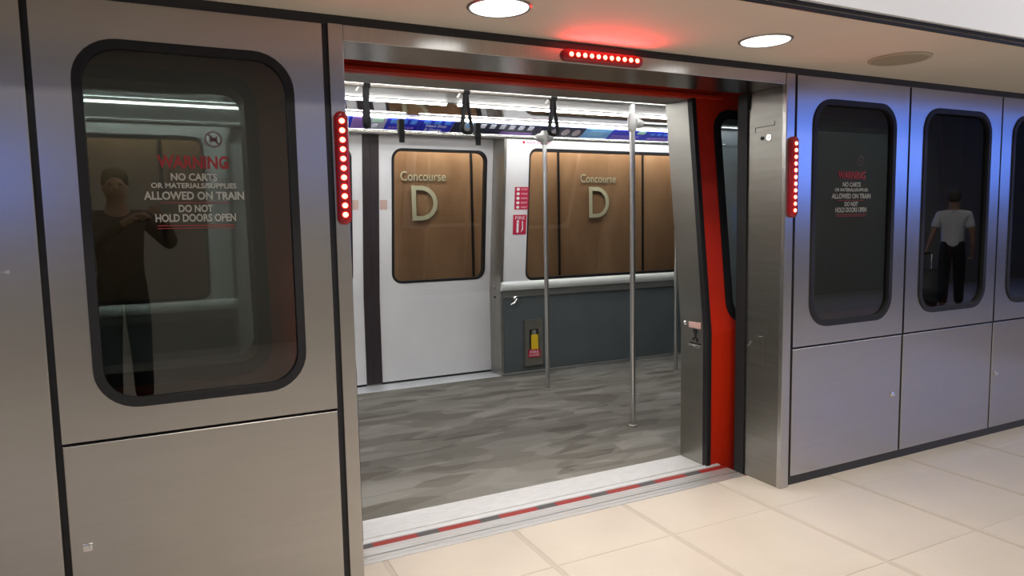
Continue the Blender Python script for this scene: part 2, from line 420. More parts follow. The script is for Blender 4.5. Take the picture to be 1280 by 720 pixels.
# ------------------------------------------------------------------ LED warning bars
def led_bar(cx, cz, vertical, label):
    p = root('led_bar', (cx, -.012, cz), label, 'warning light', 'red warning light bars around the doorway')
    hl, hw = .222, .027
    lp = rrect(-hw, hw, -hl, hl, hw-.0005, 8)
    if not vertical: lp = [(z, x) for x, z in lp][::-1]
    y0 = -.0135 if vertical else -.0075
    n = len(lp)
    mb = MB()
    layers = [(1.0, y0+.001), (1.0, y0-.012), (.86, y0-.02), (.5, y0-.0225)]
    def sc(f):
        out = []
        for x, z in lp:
            if vertical: out.append((x*f, z-(1-f)*hw*(1 if z > 0 else -1)*min(1, abs(z)/hl)))
            else: out.append((x-(1-f)*hw*(1 if x > 0 else -1)*min(1, abs(x)/hl), z*f))
        return out
    vs = []
    for f, y in layers: vs += [(cx+x, y, cz+z) for x, z in sc(f)]
    fs = []
    for a in range(len(layers)-1):
        for i in range(n):
            jn = (i+1) % n; fs.append((a*n+i, a*n+jn, (a+1)*n+jn, (a+1)*n+i))
    fs.append(tuple((len(layers)-1)*n+i for i in range(n))); fs.append(tuple(range(n))[::-1])
    mb.add(vs, fs); obj('lens', mb, LENS, p, 50)
    for i in range(11):
        o_ = (i-5)*.0365
        x, z = (cx, cz+o_) if vertical else (cx+o_, cz)
        d = MB().ellipsoid((x, y0-.021, z), (.0155, .005, .0145), 12, 6); d.m = [0]*len(d.f)
        d.ellipsoid((x, y0-.025, z), (.011, .004, .010), 10, 6, 1)
        obj('led', d, [LED_HALO, LED_CORE], p, 60)
    return p
led_bar(.636, 1.778, True, 'vertical red LED bar on the left doorway jamb')
led_bar(3.116, 1.774, True, 'vertical red LED bar on the right doorway jamb')
led_bar(1.872, 2.309, False, 'horizontal red LED bar above the doorway on the header')
area('led_left_light', (.636, -.05, 1.778), (.04, .42), 1.0, (1, .02, .03), (radians(-90), 0, 0))
area('led_right_light', (3.116, -.05, 1.774), (.04, .42), .7, (1, .02, .03), (radians(-90), 0, 0))
area('led_top_light', (1.872, -.05, 2.305), (.42, .03), 1.6, (1, .02, .03), (radians(-120), 0, 0))

# ------------------------------------------------------------------ soffit, fascia, hall
def holed_disc_ceiling():
    return MB().box(-7, 20, -.80, .45, 2.372, 2.46)
struct('ceiling', holed_disc_ceiling(), SOFFIT)
trim(MB().box(-7, 20, -.812, -.80, 2.378, 2.388), BLACK)
trim(MB().box(-7, 20, -.83, -.80, 2.388, 4.0), FASCIA)
trim(MB().box(-7, 20, -.80, -.79, 2.36, 2.388), BLACK)
struct('ceiling_hall', MB().box(-7, 20, -6.9, -.83, 4.0, 4.1), HALLC)
struct('wall_rear', MB().box(-7, 20, -7.0, -6.9, -.1, 4.1), HALLW)
struct('wall_left', MB().box(-7.1, -7, -7, 4.4, -.5, 4.1), HALLW)
struct('wall_right', MB().box(20, 20.1, -7, 4.4, -.5, 4.1), HALLW)
for i, (x, y) in enumerate(HALL_LAMPS):
    tr_ = MB().bbox(x-.82, x+.82, y-.16, y+.16, 3.975, 4.0, .005); tr_.box(x-.78, x+.78, y-.13, y+.13, 3.97, 3.976, 1)
    o = obj('hall_light', tr_, [FASCIA, LAMP_HALL]); tagit(o, 'long ceiling light panel over the hall, %s in the %s row' % (('first from the left', 'second from the left', 'middle one', 'second from the right', 'last on the right')[i % 5], ('nearer', 'farther')[i//5]), 'ceiling light', 'ceiling lights of the platform hall')
for i, (x, z0, z1, wd) in enumerate([(-1.85, 1.80, 2.58, .8), (1.93, 2.05, 3.1, .34), (10.95, 2.0, 3.5, .85), (14.2, 2.0, 3.5, .7), (17.55, 2.0, 3.5, .7)]):  # unseen stand-ins for a blue source, placed to tint steel and miss the glass
    bs = MB().bbox(x-wd/2-.04, x+wd/2+.04, -6.9, -6.84, z0-.04, z1+.04, .01); bs.box(x-wd/2, x+wd/2, -6.84, -6.835, z0, z1, 1)
    tagit(obj('blue_tint_panel', bs, [BLACKMETAL, BLUELOW if i < 2 else BLUETINT]), 'unseen blue glowing panel added on the rear wall to tint the steel, %s' % ('the wide one at the left end', 'the narrow one opposite the left jamb', 'first of three on the right', 'second of three on the right', 'last at the right end')[i], 'sign', 'unseen blue panels tinting the steel')
def downlight(x, y, r, label):
    p = root('downlight', (x, y, 2.372), label, 'ceiling light', 'round downlights in the beige soffit')
    n = 32; ring_ = MB()
    for (ra, rb, za, zb) in ((r*1.10, r*.97, 2.364, 2.372),):
        lo = [(x+ra*cos(2*pi*i/n), y+ra*sin(2*pi*i/n), 2.371) for i in range(n)]
        mi_ = [(x+(ra+rb)/2*cos(2*pi*i/n), y+(ra+rb)/2*sin(2*pi*i/n), 2.364) for i in range(n)]
        hi = [(x+rb*cos(2*pi*i/n), y+rb*sin(2*pi*i/n), 2.370) for i in range(n)]
        ring_.add(lo+mi_+hi, [(i, (i+1) % n, n+(i+1) % n, n+i) for i in range(n)]+[(n+i, n+(i+1) % n, 2*n+(i+1) % n, 2*n+i) for i in range(n)])
    obj('trim_ring', ring_, GREYMET, p, 30)
    obj('diffuser', MB().tube([(x, y, 2.371), (x, y, 2.367)], r*.97, 32), LAMP_DOWN, p)
    area('downlight_light', (x, y, 2.355), (r*1.8, r*1.8), 8.5, (1, .90, .74), (0, 0, 0), 'DISK', 110)
downlight(1.185, -.335, .115, 'round lit downlight in the soffit at the top middle of the picture')
downlight(2.535, -.365, .112, 'round lit downlight in the soffit above the right doorway jamb')
sp_ = root('ceiling_speaker', (3.49, -.365, 2.372), 'flat round unlit beige disc in the soffit over the right panels', 'speaker')
x, y, n = 3.49, -.365, 36
obj('rim', MB().tube([(x, y, 2.3725), (x, y, 2.366), (x, y, 2.363)], [.150, .150, .142], n), mat('speaker_rim', (.45, .42, .33), .6), sp_, 30)
obj('grille', MB().tube([(x, y, 2.364), (x, y, 2.3605)], [.135, .130], n), mat('speaker_grille', (.36, .34, .25), .7), sp_, 30)

# ------------------------------------------------------------------ sill between platform and train
sl = root('threshold_strip', (1.865, .35, 0), 'ribbed grey metal sill along the doorway edge', 'sill')
obj('base', MB().box(.602, 3.08, .25, .46, -.08, -.012), BLACKMETAL, sl)
for (ya, yb, zt) in ((.252, .284, .000), (.286, .318, .001), (.328, .346, .001), (.348, .380, .0015), (.382, .404, .001)):
    obj('rib', MB().bbox(.602, 3.062, ya, yb, -.03, zt, .002), ALU, sl)
per = .342; x = .81-per
while x < 3.06:
    for nm, m, xa, xb in (('red_stripe', REDTAPE, x, x+.228), ('grey_stripe', GREYTAPE, x+.228, x+per)):
        a, b_ = max(xa, .66), min(xb, 3.062)
        if b_ > a: obj(nm, MB().box(a, b_, .406, .452, -.03, -.001), m, sl)
    x += per

# ------------------------------------------------------------------ train car
def lean(z): 
    t = z-.85
    return 0 if t <= 0 else (.11*t if t > .12 else .11*t)
near = lambda x, y, z: (x, y+lean(z), z)
far = lambda x, y, z: (x, y-lean(z), z)
CX0, CX1 = -4.2, 5.45
DL, DR = .775, 2.955           # near doorway
TC = root('train_car', (1.865, 2.1, -.35), 'red train car standing open at the platform', 'train car')
WN_L, WN_R = (-2.2, .40, .90, 2.24), (3.125, 5.40, .90, 2.24)
def near_side(x0, x1, win, nm):
    mb = MB()
    mb.box(x0, x1, .48, .52, -.35, .85)
    mb.holed(x0, x1, .85, 2.62, (*win, .13), .48, .52, 0, near)
    o = obj('body_side', mb, RED, TC, 20)
    g = MB().ring(rrect(win[0]-.002, win[1]+.002, win[2]-.002, win[3]+.002, .132), rrect(win[0]+.055, win[1]-.055, win[2]+.055, win[3]-.055, .08), .474, .70, 0, near)
    obj('side_window_gasket', g, BLACK, o, 40)
    obj('side_window_pane', MB().prism(rrect(win[0]+.05, win[1]-.05, win[2]+.05, win[3]-.05, .08), .492, .502, 0, near), GLASS_T, o)
    il = MB().box(x0, x1, .69, .72, 0, .85); obj('inner_lower_panel', il, GREYP, TC)
    iu = MB().holed(x0, x1, .85, 2.42, (*win, .13), .69, .72, 0, near); obj('inner_panel', iu, WHITE, TC)
near_side(CX0, DL-.03, WN_L, 'left'); near_side(DR+.03, CX1, WN_R, 'right')
hd = MB().box(DL-.03, DR+.03, .48, .52, 2.30, 2.62, 0, near); obj('door_header', hd, RED, TC)
hd = MB().bbox(DL-.03, DR+.25, .462, .485, 2.302, 2.33, .006, 0, near); obj('header_lip', hd, RED, TC)
hd = MB().bbox(DL-.03, 3.25, .468, .485, 2.372, 2.382, .003, 0, near); obj('header_groove', hd, BLACKMETAL, TC)
hd = MB().box(DL-.03, DR+.03, .52, .72, 2.30, 2.34, 0, near); obj('header_lining', hd, GREYMET, TC)
for (xa, xb, xg0, xg1) in ((DR, DR+.03, DR, DR+.032), (DL-.03, DL, DL-.032, DL)):
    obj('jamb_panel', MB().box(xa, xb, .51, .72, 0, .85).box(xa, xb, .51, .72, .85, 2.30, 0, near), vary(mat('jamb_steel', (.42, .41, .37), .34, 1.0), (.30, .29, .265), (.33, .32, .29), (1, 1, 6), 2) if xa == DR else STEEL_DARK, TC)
    obj('door_edge_rubber', MB().box(xg0, xg1, .470, .512, 0, .85).box(xg0, xg1, .470, .512, .85, 2.302, 0, near), BLACK, TC)
# emergency release on the right-hand jamb
er = root('door_release', (DR, .58, .74), 'small emergency door release with pink label on the train door jamb', 'door release')
obj('label_plate', MB().bbox(DR-.012, DR, .53, .635, .868, .908, .008), mat('pink_plate', (.62, .40, .38), .5), er)
obj('pictogram', MB().box(DR-.003, DR, .565, .60, .838, .862).box(DR-.003, DR, .573, .592, .80, .84).box(DR-.003, DR, .556, .574, .782, .806).box(DR-.003, DR, .592, .608, .79, .806), DARKSLOT, er)
obj('pull_slot', MB().bbox(DR-.010, DR, .53, .635, .742, .765, .004), STEEL, er)
obj('slot_shadow', MB().box(DR-.004, DR, .53, .635, .765, .776), DARKSLOT, er)
obj('bolt', MB().ellipsoid((DR-.006, .672, .893), (.012, .014, .016), 12, 8), CHROME, er, 60)
# thresholds and carpet
obj('threshold_plate', MB().bbox(DL, DR, .508, .72, -.05, .004, .003), PLATE, TC)
obj('threshold_nosing', MB().bbox(DL-.02, DR+.10, .455, .496, -.05, .006, .005), PLATE, TC)
obj('threshold_gap', MB().box(DL-.02, DR+.03, .497, .507, -.06, -.004), BLACKMETAL, TC)
obj('carpet', MB().box(CX0, CX1, .72, 3.5, -.05, 0), CARPET, TC)
obj('far_threshold_plate', MB().bbox(.50, 2.97, 3.5, 3.80, -.05, .004, .003), PLATE, TC)
# ceiling and coves
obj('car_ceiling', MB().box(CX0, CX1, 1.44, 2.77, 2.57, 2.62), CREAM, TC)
obj('near_cove', MB().xprism([(.86, 2.44), (1.09, 2.50), (1.42, 2.57), (1.42, 2.60), (.86, 2.60)], CX0, CX1), WHITE, TC)
obj('mirror_cove', MB().xprism([(2.805, 2.565), (3.105, 2.504), (3.105, 2.60), (2.805, 2.60)], CX0, CX1), MIRROR, TC)
obj('cove_back', MB().xprism([(3.10, 2.512), (3.145, 2.495), (3.155, 2.482), (3.325, 2.405), (3.36, 2.405), (3.36, 2.62), (3.10, 2.62)], CX0, CX1), WHITE, TC)
obj('roof', MB().box(CX0-.05, CX1+.05, .62, 3.66, 2.62, 2.70), BLACKMETAL, TC)
# end walls
obj('end_wall', MB().box(CX0-.05, CX0, .5, 3.75, -.3, 2.65), WHITE, TC); obj('end_wall', MB().box(CX1, CX1+.05, .5, 3.75, -.3, 2.65), GREYP, TC)
# far side walls
FW_R = (3.25, 5.28, .962, 2.285); FW_L = (-2.3, .30, .962, 2.285)
for (x0, x1, win) in ((2.97, CX1, FW_R), (CX0, .50, FW_L)):
    wp = obj('wall_panel', MB().holed(x0, x1, .87, 2.41, (*win, .085), 3.5, 3.54, 0, far), WHITE, TC, 30)
    obj('window_gasket', MB().ring(rrect(win[0]-.002, win[1]+.002, win[2]-.002, win[3]+.002, .087), rrect(win[0]+.018, win[1]-.018, win[2]+.028, win[3]-.028, .065), 3.503, 3.56, 0, far), BLACK, wp, 40)
    obj('window_pane', MB().prism(rrect(win[0]+.015, win[1]-.015, win[2]+.025, win[3]-.025, .065), 3.525, 3.535, 0, far), GLASS_F, wp)
    obj('window_ledge', MB().xprism([(3.51, .962), (3.482, .962), (3.462, .95), (3.452, .925), (3.455, .895), (3.47, .872), (3.51, .868)], x0, x1), LEDGE, TC, 50)
    obj('rail_strip', MB().bbox(x0, x1, 3.485, 3.52, .80, .868, .004), GREYMET, TC)
    obj('lower_panel', MB().box(x0, x1, 3.5, 3.54, 0, .80), GREYP, TC)
    obj('floor_trim', MB().bbox(x0, x1, 3.478, 3.502, 0, .022, .004), GREYMET, TC)
# jamb posts and header of the far doorway
JP = vary(mat('jamb_post', (.36, .35, .32), .35, .9), (.33, .32, .29), (.40, .39, .35), (30, 30, 1), 3)
for xa, xb in ((2.968, 2.995), (.475, .502)):
    obj('door_post', MB().box(xa, xb, 3.49, 3.78, 0, .85).box(xa, xb, 3.49, 3.78, .85, 2.40, 0, far), JP, TC)
obj('far_door_header', MB().box(.48, 2.99, 3.49, 3.80, 2.385, 2.43, 0, far), GREYMET, TC)
obj('door_post_knob', MB().ellipsoid((2.962, 3.62, .90), (.012, .02, .02), 12, 8), GREYMET, TC, 60); obj('door_post_slot', MB().box(2.964, 2.97, 3.60, 3.64, .79, .81), DARKSLOT, TC)
obj('latch', MB().tube([(3.14, 3.49, .80), (3.135, 3.46, .77), (3.10, 3.45, .74), (3.07, 3.46, .73)], .013, 10).ellipsoid((3.13, 3.475, .79), (.03, .02, .025), 12, 8), CHROME, TC, 60)

# far door leaves (shut)
def far_leaf(x0, x1, rub, win, label):
    p = root('train_door_leaf', ((x0+x1)/2, 3.75, 0), label, 'train door', 'white sliding doors on the far side of the train')
    mb = MB().box(x0, x1, 3.75, 3.79, .025, .85); mb.holed(x0, x1, .85, 2.40, (*win, .10), 3.75, 3.79, 0, far)
    lf = obj('leaf', mb, WHITE, p, 20)
    obj('window_gasket', MB().ring(rrect(win[0]-.002, win[1]+.002, win[2]-.002, win[3]+.002, .102), rrect(win[0]+.022, win[1]-.022, win[2]+.022, win[3]-.022, .08), 3.745, 3.80, 0, far), BLACK, lf, 40)
    obj('window_pane', MB().prism(rrect(win[0]+.018, win[1]-.018, win[2]+.018, win[3]-.018, .08), 3.77, 3.778, 0, far), GLASS_F, lf)
    obj('rubber_edge', MB().box(rub[0], rub[1], 3.742, 3.795, .02, .85).box(rub[0], rub[1], 3.742, 3.795, .85, 2.40, 0, far), mat('door_rubber', (.022, .014, .018), .5), p)
    obj('bottom_seal', MB().box(x0, x1, 3.752, 3.79, .004, .025), BLACK, p)
    return p
pl_ = far_leaf(.48, 1.645, (1.645, 1.719), (.66, 1.545, .985, 2.27), 'left white train door leaf mostly hidden behind the jamb')
pr_ = far_leaf(1.80, 2.985, (1.721, 1.80), (1.925, 2.905, .985, 2.27), 'right white train door leaf with a window showing the concourse lettering')
for p_, xs in ((pl_, 1.572), (pr_, 1.845)):
    t = MB().box(xs-.035, xs+.035, 3.747, 3.75, 1.70, 1.79, 0, far)
    obj('faint_sticker', t, FAINT, p_)

# ------------------------------------------------------------------ lamps in the train
def strip(x0, x1, y0, y1, z, label):
    mb = MB().bbox(x0-.01, x1+.01, y0-.006, y1+.006, z, z+.03, .003); mb.tube([(x0, (y0+y1)/2, z), (x1, (y0+y1)/2, z)], .016, 12, 1)
    tagit(obj('light_strip', mb, [WHITE, LAMP_TRAIN]), label, 'light strip', 'fluorescent strips in the train ceiling')
strip(-4.1, 2.165, 2.762, 2.80, 2.562, 'upper fluorescent strip at the ceiling edge, left of its gap')
strip(2.275, 5.4, 2.762, 2.80, 2.562, 'upper fluorescent strip at the ceiling edge, right of its gap')
strip(-4.1, 1.915, 3.098, 3.138, 2.493, 'lower fluorescent strip just above the blue adverts, left of its gap')
strip(2.045, 5.4, 3.098, 3.138, 2.493, 'lower fluorescent strip just above the adverts, right of its gap')
strip(-4.1, 5.4, 1.405, 1.445, 2.562, 'fluorescent strip on the near side of the train ceiling, hidden by the header')
strip(-4.1, 5.4, 1.075, 1.115, 2.493, 'fluorescent strip over the near train windows, hidden by the header')

# ------------------------------------------------------------------ adverts in the cove
A0, A1 = (3.152, 2.480), (3.322, 2.402)
def admap(off):
    dx, dz = A1[0]-A0[0], A1[1]-A0[1]; ln = math.hypot(dx, dz); nx, nz = dz/ln, -dx/ln     # normal to the room
    def fn(x, v):                                      # v = 0 (bottom) .. 1 (top)
        return (x, A1[0]+(A0[0]-A1[0])*v+nx*off, A1[1]+(A0[1]-A1[1])*v+nz*off)
    return fn
def advert(x0, x1, cols, label, draw=None):
    mb = MB(); f0, f1 = admap(.002), admap(.006)
    def slab(a, b_, v0, v1, mi, fa=f0, fb=f1):
        vs = [fa(a, v0), fa(b_, v0), fa(b_, v1), fa(a, v1), fb(a, v0), fb(b_, v0), fb(b_, v1), fb(a, v1)]
        mb.add(vs, [(0, 3, 2, 1), (4, 5, 6, 7), (0, 1, 5, 4), (1, 2, 6, 5), (2, 3, 7, 6), (3, 0, 4, 7)], mi)
    slab(x0, x1, .02, .98, 0)
    p2, p3 = admap(.006), admap(.0075)
    if draw: draw(mb, lambda a, b_, v0, v1, mi: slab(a, b_, v0, v1, mi, p2, p3), admap(.008))
    return tagit(obj('advert_board', mb, cols), label, 'advert', 'advert boards above the train doors')
BL = mat('ad_blue', (.012, .025, .62), .4); BL2 = mat('ad_mid_blue', (.08, .28, .88), .4); LB = mat('ad_sky', (.22, .52, .95), .4)
NV = mat('ad_navy', (.012, .018, .05), .4); LI = mat('ad_lilac', (.45, .45, .62), .4); PU = mat('ad_purple', (.30, .16, .55), .4)
MI = mat('ad_mint', (.50, .78, .62), .4); GY = mat('ad_grey', (.42, .43, .47), .4); WH = mat('ad_white', (.75, .80, .9), .4); RO = mat('ad_rose', (.55, .42, .46), .4)
def blobs(n, mi, v0=.62, v1=.92, fr=.6):
    def d(mb, slab, fn, x0=None, x1=None): pass
    return d
def row(x0, x1, n, v0, v1, mi, slab, fill=.62):
    st_ = (x1-x0)/n
    for i in range(n): slab(x0+st_*(i+.5-fill/2), x0+st_*(i+.5+fill/2), v0, v1, mi)
def d1(mb, slab, fn): row(.95, 1.46, 4, .60, .92, 1, slab, .7); row(.95, 1.40, 6, .30, .42, 2, slab, .7)
advert(.93, 1.47, [BL, BL2, LI], 'blue advert board at the left end beside the jamb', d1)
advert(1.475, 1.60, [PU, BL], 'narrow purple and blue advert strip behind the first strap')
def d2(mb, slab, fn): slab(1.64, 1.74, .62, .93, 1); slab(1.65, 1.70, .2, .45, 2)
advert(1.605, 1.76, [LI, MI, WH], 'narrow lilac advert board with a green shape', d2)
def d3(mb, slab, fn): row(1.79, 2.06, 3, .60, .92, 1, slab, .66); row(1.80, 2.04, 7, .16, .32, 2, slab, .7)
advert(1.77, 2.075, [BL, BL2, PU], 'blue advert board with purple lettering left of the next stop board', d3)
def d4(mb, slab, fn):
    row(2.09, 2.385, 3, .68, .94, 1, slab, .66)
    text_mb(mb, 'Next Stop', .20, .29, 3, fn, (2.24, .37), True, .03); text_mb(mb, 'E Gates', .16, .26, 3, fn, (2.225, .07), True, .03)
advert(2.08, 2.39, [BL, BL2, MI, WH], 'blue advert board reading Next Stop', d4)
advert(2.395, 2.50, [NV], 'short black advert board between blue and grey boards')
def d5(mb, slab, fn): slab(2.52, 2.58, .55, .9, 1)
advert(2.505, 2.60, [GY, LB], 'short pale grey advert board right of the black one', d5)
def d6(mb, slab, fn):
    row(2.64, 3.24, 6, .55, .90, 1, slab, .55); slab(2.90, 3.24, .05, .30, 2)
advert(2.605, 3.30, [NV, WH, PU], 'long navy advert board with a row of white shapes', d6)
def d7(mb, slab, fn):
    for i in range(3):
        c = 3.47+i*.125
        mb.add([fn(c+.042*cos(2*pi*q/18), .52+.30*sin(2*pi*q/18)) for q in range(18)], [tuple(range(18))], 1)
        mb.add([admap(.009)(c+.024*cos(2*pi*q/14), .52+.17*sin(2*pi*q/14)) for q in range(14)], [tuple(range(14))], 2)
advert(3.305, 3.80, [NV, RO, GY], 'black advert board with three round rosettes', d7)
def d8(mb, slab, fn): slab(3.88, 4.06, .35, .85, 1)
advert(3.805, 4.12, [LB, WH], 'pale sky blue advert board left of the tall pole', lambda mb, slab, fn: slab(3.88, 4.04, .30, .80, 1))
bpy.data.objects['advert_board.009' if 'advert_board.009' in bpy.data.objects else 'advert_board'].data.materials[1] = mat('ad_pale_sky', (.30, .62, .98), .4)
def d9(mb, slab, fn): row(4.16, 4.50, 8, .15, .26, 1, slab, .7); row(4.16, 4.50, 8, .36, .46, 1, slab, .7); slab(4.44, 4.54, .66, .95, 2)
advert(4.125, 4.56, [BL, PU, MI], 'deep blue advert board behind the tall pole', d9)
def d10(mb, slab, fn): row(4.60, 5.2, 7, .62, .80, 1, slab, .6); row(4.62, 5.2, 9, .12, .34, 2, slab, .7)
advert(4.565, 5.30, [BL, BL2, PU], 'deep blue advert board at the right end beside the jamb', d10)

# ------------------------------------------------------------------ poles, rails, straps
def pole(x, y, zt, label, zj, legs):
    p = root('grab_pole', (x, y, 0), label, 'grab pole', 'vertical steel grab poles in the train')
    obj('tube', MB().tube([(x, y, 0), (x, y, zt)], .0195, 16), POLE, p, 40)
    obj('floor_flange', MB().tube([(x, y, 0), (x, y, .006), (x, y, .010)], [.035, .035, .024], 18), POLE, p, 40)
    c = MB().tube([(x, y, zj-.062), (x, y, zj-.045), (x, y, zj+.045), (x, y, zj+.062)], [.026, .034, .034, .026], 18)
    for sgn in legs:
        n = 10
        c.tube([(x+sgn*.02, y, zj), (x+sgn*.055, y, zj), (x+sgn*.085, y, zj)], [.045, .036, .026], 16)
    obj('clamp', c, mat('clamp_grey', (.50, .50, .49), .4, .3), p, 40)
    obj('screw', MB().cyl((x+.03, y-.038, zj-.005), 'y', .006, .006, 10), DARKSLOT, p)
    return p
pole(3.093, 1.434, 2.395, 'tall steel grab pole nearest the doorway', 2.262, (1,))
pole(3.100, 2.770, 2.36, 'steel grab pole in front of the extinguisher cabinet', 2.312, (1, -1))
pole(4.630, 2.800, 2.36, 'steel grab pole farthest right, beside the door jamb', 2.312, (1, -1))
def rail(pts, label):
    tagit(obj('grab_rail', MB().tube(pts, .0175, 14), RAILM, None, 40), label, 'grab rail', 'horizontal grab rails under the train ceiling')
rail([(CX0, 1.434, 2.405), (CX1, 1.434, 2.405)], 'upper grab rail carrying the strap loops just under the header')
rail([(3.17, 1.434, 2.262), (CX1, 1.434, 2.262)], 'short lower grab rail running right from the tall pole')
rail([(CX0, 2.78, 2.308), (CX1, 2.78, 2.308)], 'far grab rail below the adverts')
def strap(x, y, z, rot, half, length, label):
    p = root('hand_strap', (x, y, z), label, 'hand strap', 'black hand straps hanging from the grab rails')
    obj('loop_sleeve', MB().cyl((x-.020, y, z), 'x', .026, .04, 16), STRAPM, p, 40)
    pts = []
    c, s = cos(rot), sin(rot)
    prof = [(.007, -.02), (half*.45, -length*.45), (half*.9, -length*.80), (half, -length*.90), (half*.75, -length*.975), (0, -length), (-half*.75, -length*.975), (-half, -length*.90), (-half*.9, -length*.80), (-half*.45, -length*.45), (-.007, -.02)]
    for a, dz in prof: pts.append((x+a*c, y+a*s, z+dz))
    b1 = MB().tube(pts, 1, 10, 0, False, (.020, .010)); obj('webbing', b1, STRAPM, p, 50)
    h = [(x+a*c, y+a*s, z+dz) for a, dz in prof[3:8]]
    obj('handle', MB().tube(h, .012, 10), BLACK, p, 50)
    obj('clip', MB().add([(x-.075, y-.02, z-.045), (x-.055, y-.02, z-.02), (x-.045, y-.02, z-.022), (x-.062, y-.02, z-.05), (x-.075, y-.012, z-.045), (x-.055, y-.012, z-.02), (x-.045, y-.012, z-.022), (x-.062, y-.012, z-.05)],
        [(0, 1, 2, 3), (7, 6, 5, 4), (0, 4, 5, 1), (1, 5, 6, 2), (2, 6, 7, 3), (3, 7, 4, 0)]), WHITE, p)
strap(1.130, 1.434, 2.405, radians(60), .042, .255, 'black strap loop on the upper rail, leftmost beside the LED jamb')
strap(1.782, 1.434, 2.405, radians(12), .040, .265, 'black strap loop on the upper rail, middle of three')
strap(2.430, 1.434, 2.405, radians(8), .038, .255, 'black strap loop on the upper rail, nearest the tall pole')
def far_strap(x, label):
    y, z = 2.765, 2.308
    p = root('hand_strap', (x, y, z), label, 'hand strap', 'black hand straps hanging from the grab rails')
    obj('clamp', MB().bbox(x-.024, x+.024, y-.024, y+.036, z-.02, z+.105, .006), STRAPM, p)
    obj('webbing', MB().add([(x-.026, y-.02, z+.02), (x+.026, y-.02, z+.02), (x+.020, y-.022, z-.085), (x-.020, y-.022, z-.085), (x-.026, y+.0, z+.02), (x+.026, y+.0, z+.02), (x+.020, y-.004, z-.085), (x-.020, y-.004, z-.085)],
        [(0, 3, 2, 1), (4, 5, 6, 7), (0, 1, 5, 4), (1, 2, 6, 5), (2, 3, 7, 6), (3, 0, 4, 7)]), STRAPM, p)
far_strap(1.760, 'short black strap on the far rail, left one'); far_strap(2.440, 'short black strap on the far rail, right one')

# ------------------------------------------------------------------ notices, cabinet
def wallfn(off): return lambda x, z: (x, 3.5-lean(z)-off, z)
def notice(name, x0, x1, z0, z1, label, kind):
    mb = MB().box(x0, x1, 3.4965, 3.4995, z0, z1, 0, far); fn = wallfn(.0045)
    w_ = x1-x0
    if kind == 'list':
        n = 5
        for i in range(n):
            zc = z1-(i+.5)*(z1-z0)/n
            t = [(x0+.035+.018*cos(2*pi*q/12), zc+.015*sin(2*pi*q/12)) for q in range(12)]
            mb.add([fn(a, b_) for a, b_ in t], [tuple(range(12))], 1)
            text_mb(mb, ('DO NOT', 'HOLD', 'DOORS', 'EXIT', 'HELP')[i], w_*.45, .016, 1, fn, (x0+.105, zc-.008))
    elif kind == 'fire':
        text_mb(mb, 'FIRE', w_*.72, .030, 1, fn, ((x0+x1)/2, z1-.045))
        a = (x0+x1)/2
        mb.add([fn(a-.035, z0+.02), fn(a-.012, z0+.02), fn(a-.012, z0+.12), fn(a-.035, z0+.12)], [(0, 1, 2, 3)], 1)
        mb.add([fn(a+.01, z0+.02), fn(a+.04, z0+.05), fn(a+.035, z0+.13), fn(a+.022, z0+.14), fn(a+.025, z0+.06)], [(0, 1, 2, 3, 4)], 1)
        mb.add([fn(a-.04, z0+.125), fn(a-.005, z0+.125), fn(a-.015, z0+.145), fn(a-.03, z0+.145)], [(0, 1, 2, 3)], 1)
    return tagit(obj(name, mb, [STICKER, WHITEPRINT]), label, 'sign')
notice('safety_notice', 3.102, 3.255, 1.685, 1.905, 'tall red notice of white rules on the train wall, upper one', 'list')
notice('fire_notice', 3.092, 3.240, 1.435, 1.632, 'red square FIRE notice under the tall red notice', 'fire')
t = MB(); fn = wallfn(.003); t.add([fn(3.17, 2.325), fn(3.195, 2.325), fn(3.195, 2.350), fn(3.17, 2.350)], [(0, 1, 2, 3)], 0)
text_mb(t, 'PLEASE HOLD ON', .27, .024, 1, fn, (3.345, 2.325))
tagit(obj('wall_lettering', t, [STICKER, PINK]), 'small pink line of lettering above the right train window', 'sign')
cb = root('extinguisher_cabinet', (3.335, 3.5, .08), 'small steel extinguisher cabinet set in the grey lower wall', 'cabinet')
obj('frame', MB().holed(3.235, 3.440, .075, .555, (3.285, 3.392, .19, .455, .012), 3.478, 3.501), vary(mat('cabinet_steel', (.16, .155, .13), .4, .7), (.22, .21, .18), (.26, .25, .215), (2, 2, 20), 3), cb)
obj('recess', MB().box(3.28, 3.40, 3.494, 3.4995, .185, .46), DARKSLOT, cb)
obj('handle', MB().bbox(3.315, 3.36, 3.468, 3.49, .40, .445, .006), GREYMET, cb)
tg = MB().bbox(3.302, 3.385, 3.470, 3.478, .245, .40, .004); obj('yellow_tag', tg, YELLOW, cb)
rl = MB().box(3.268, 3.405, 3.470, 3.477, .165, .245, 0); text_mb(rl, 'FIRE', .10, .028, 1, lambda x, z: (x, 3.469, z), (3.336, .205)); text_mb(rl, 'EXTINGUISHER', .12, .018, 1, lambda x, z: (x, 3.469, z), (3.336, .178))
obj('red_label', rl, [STICKER, WHITEPRINT], cb)

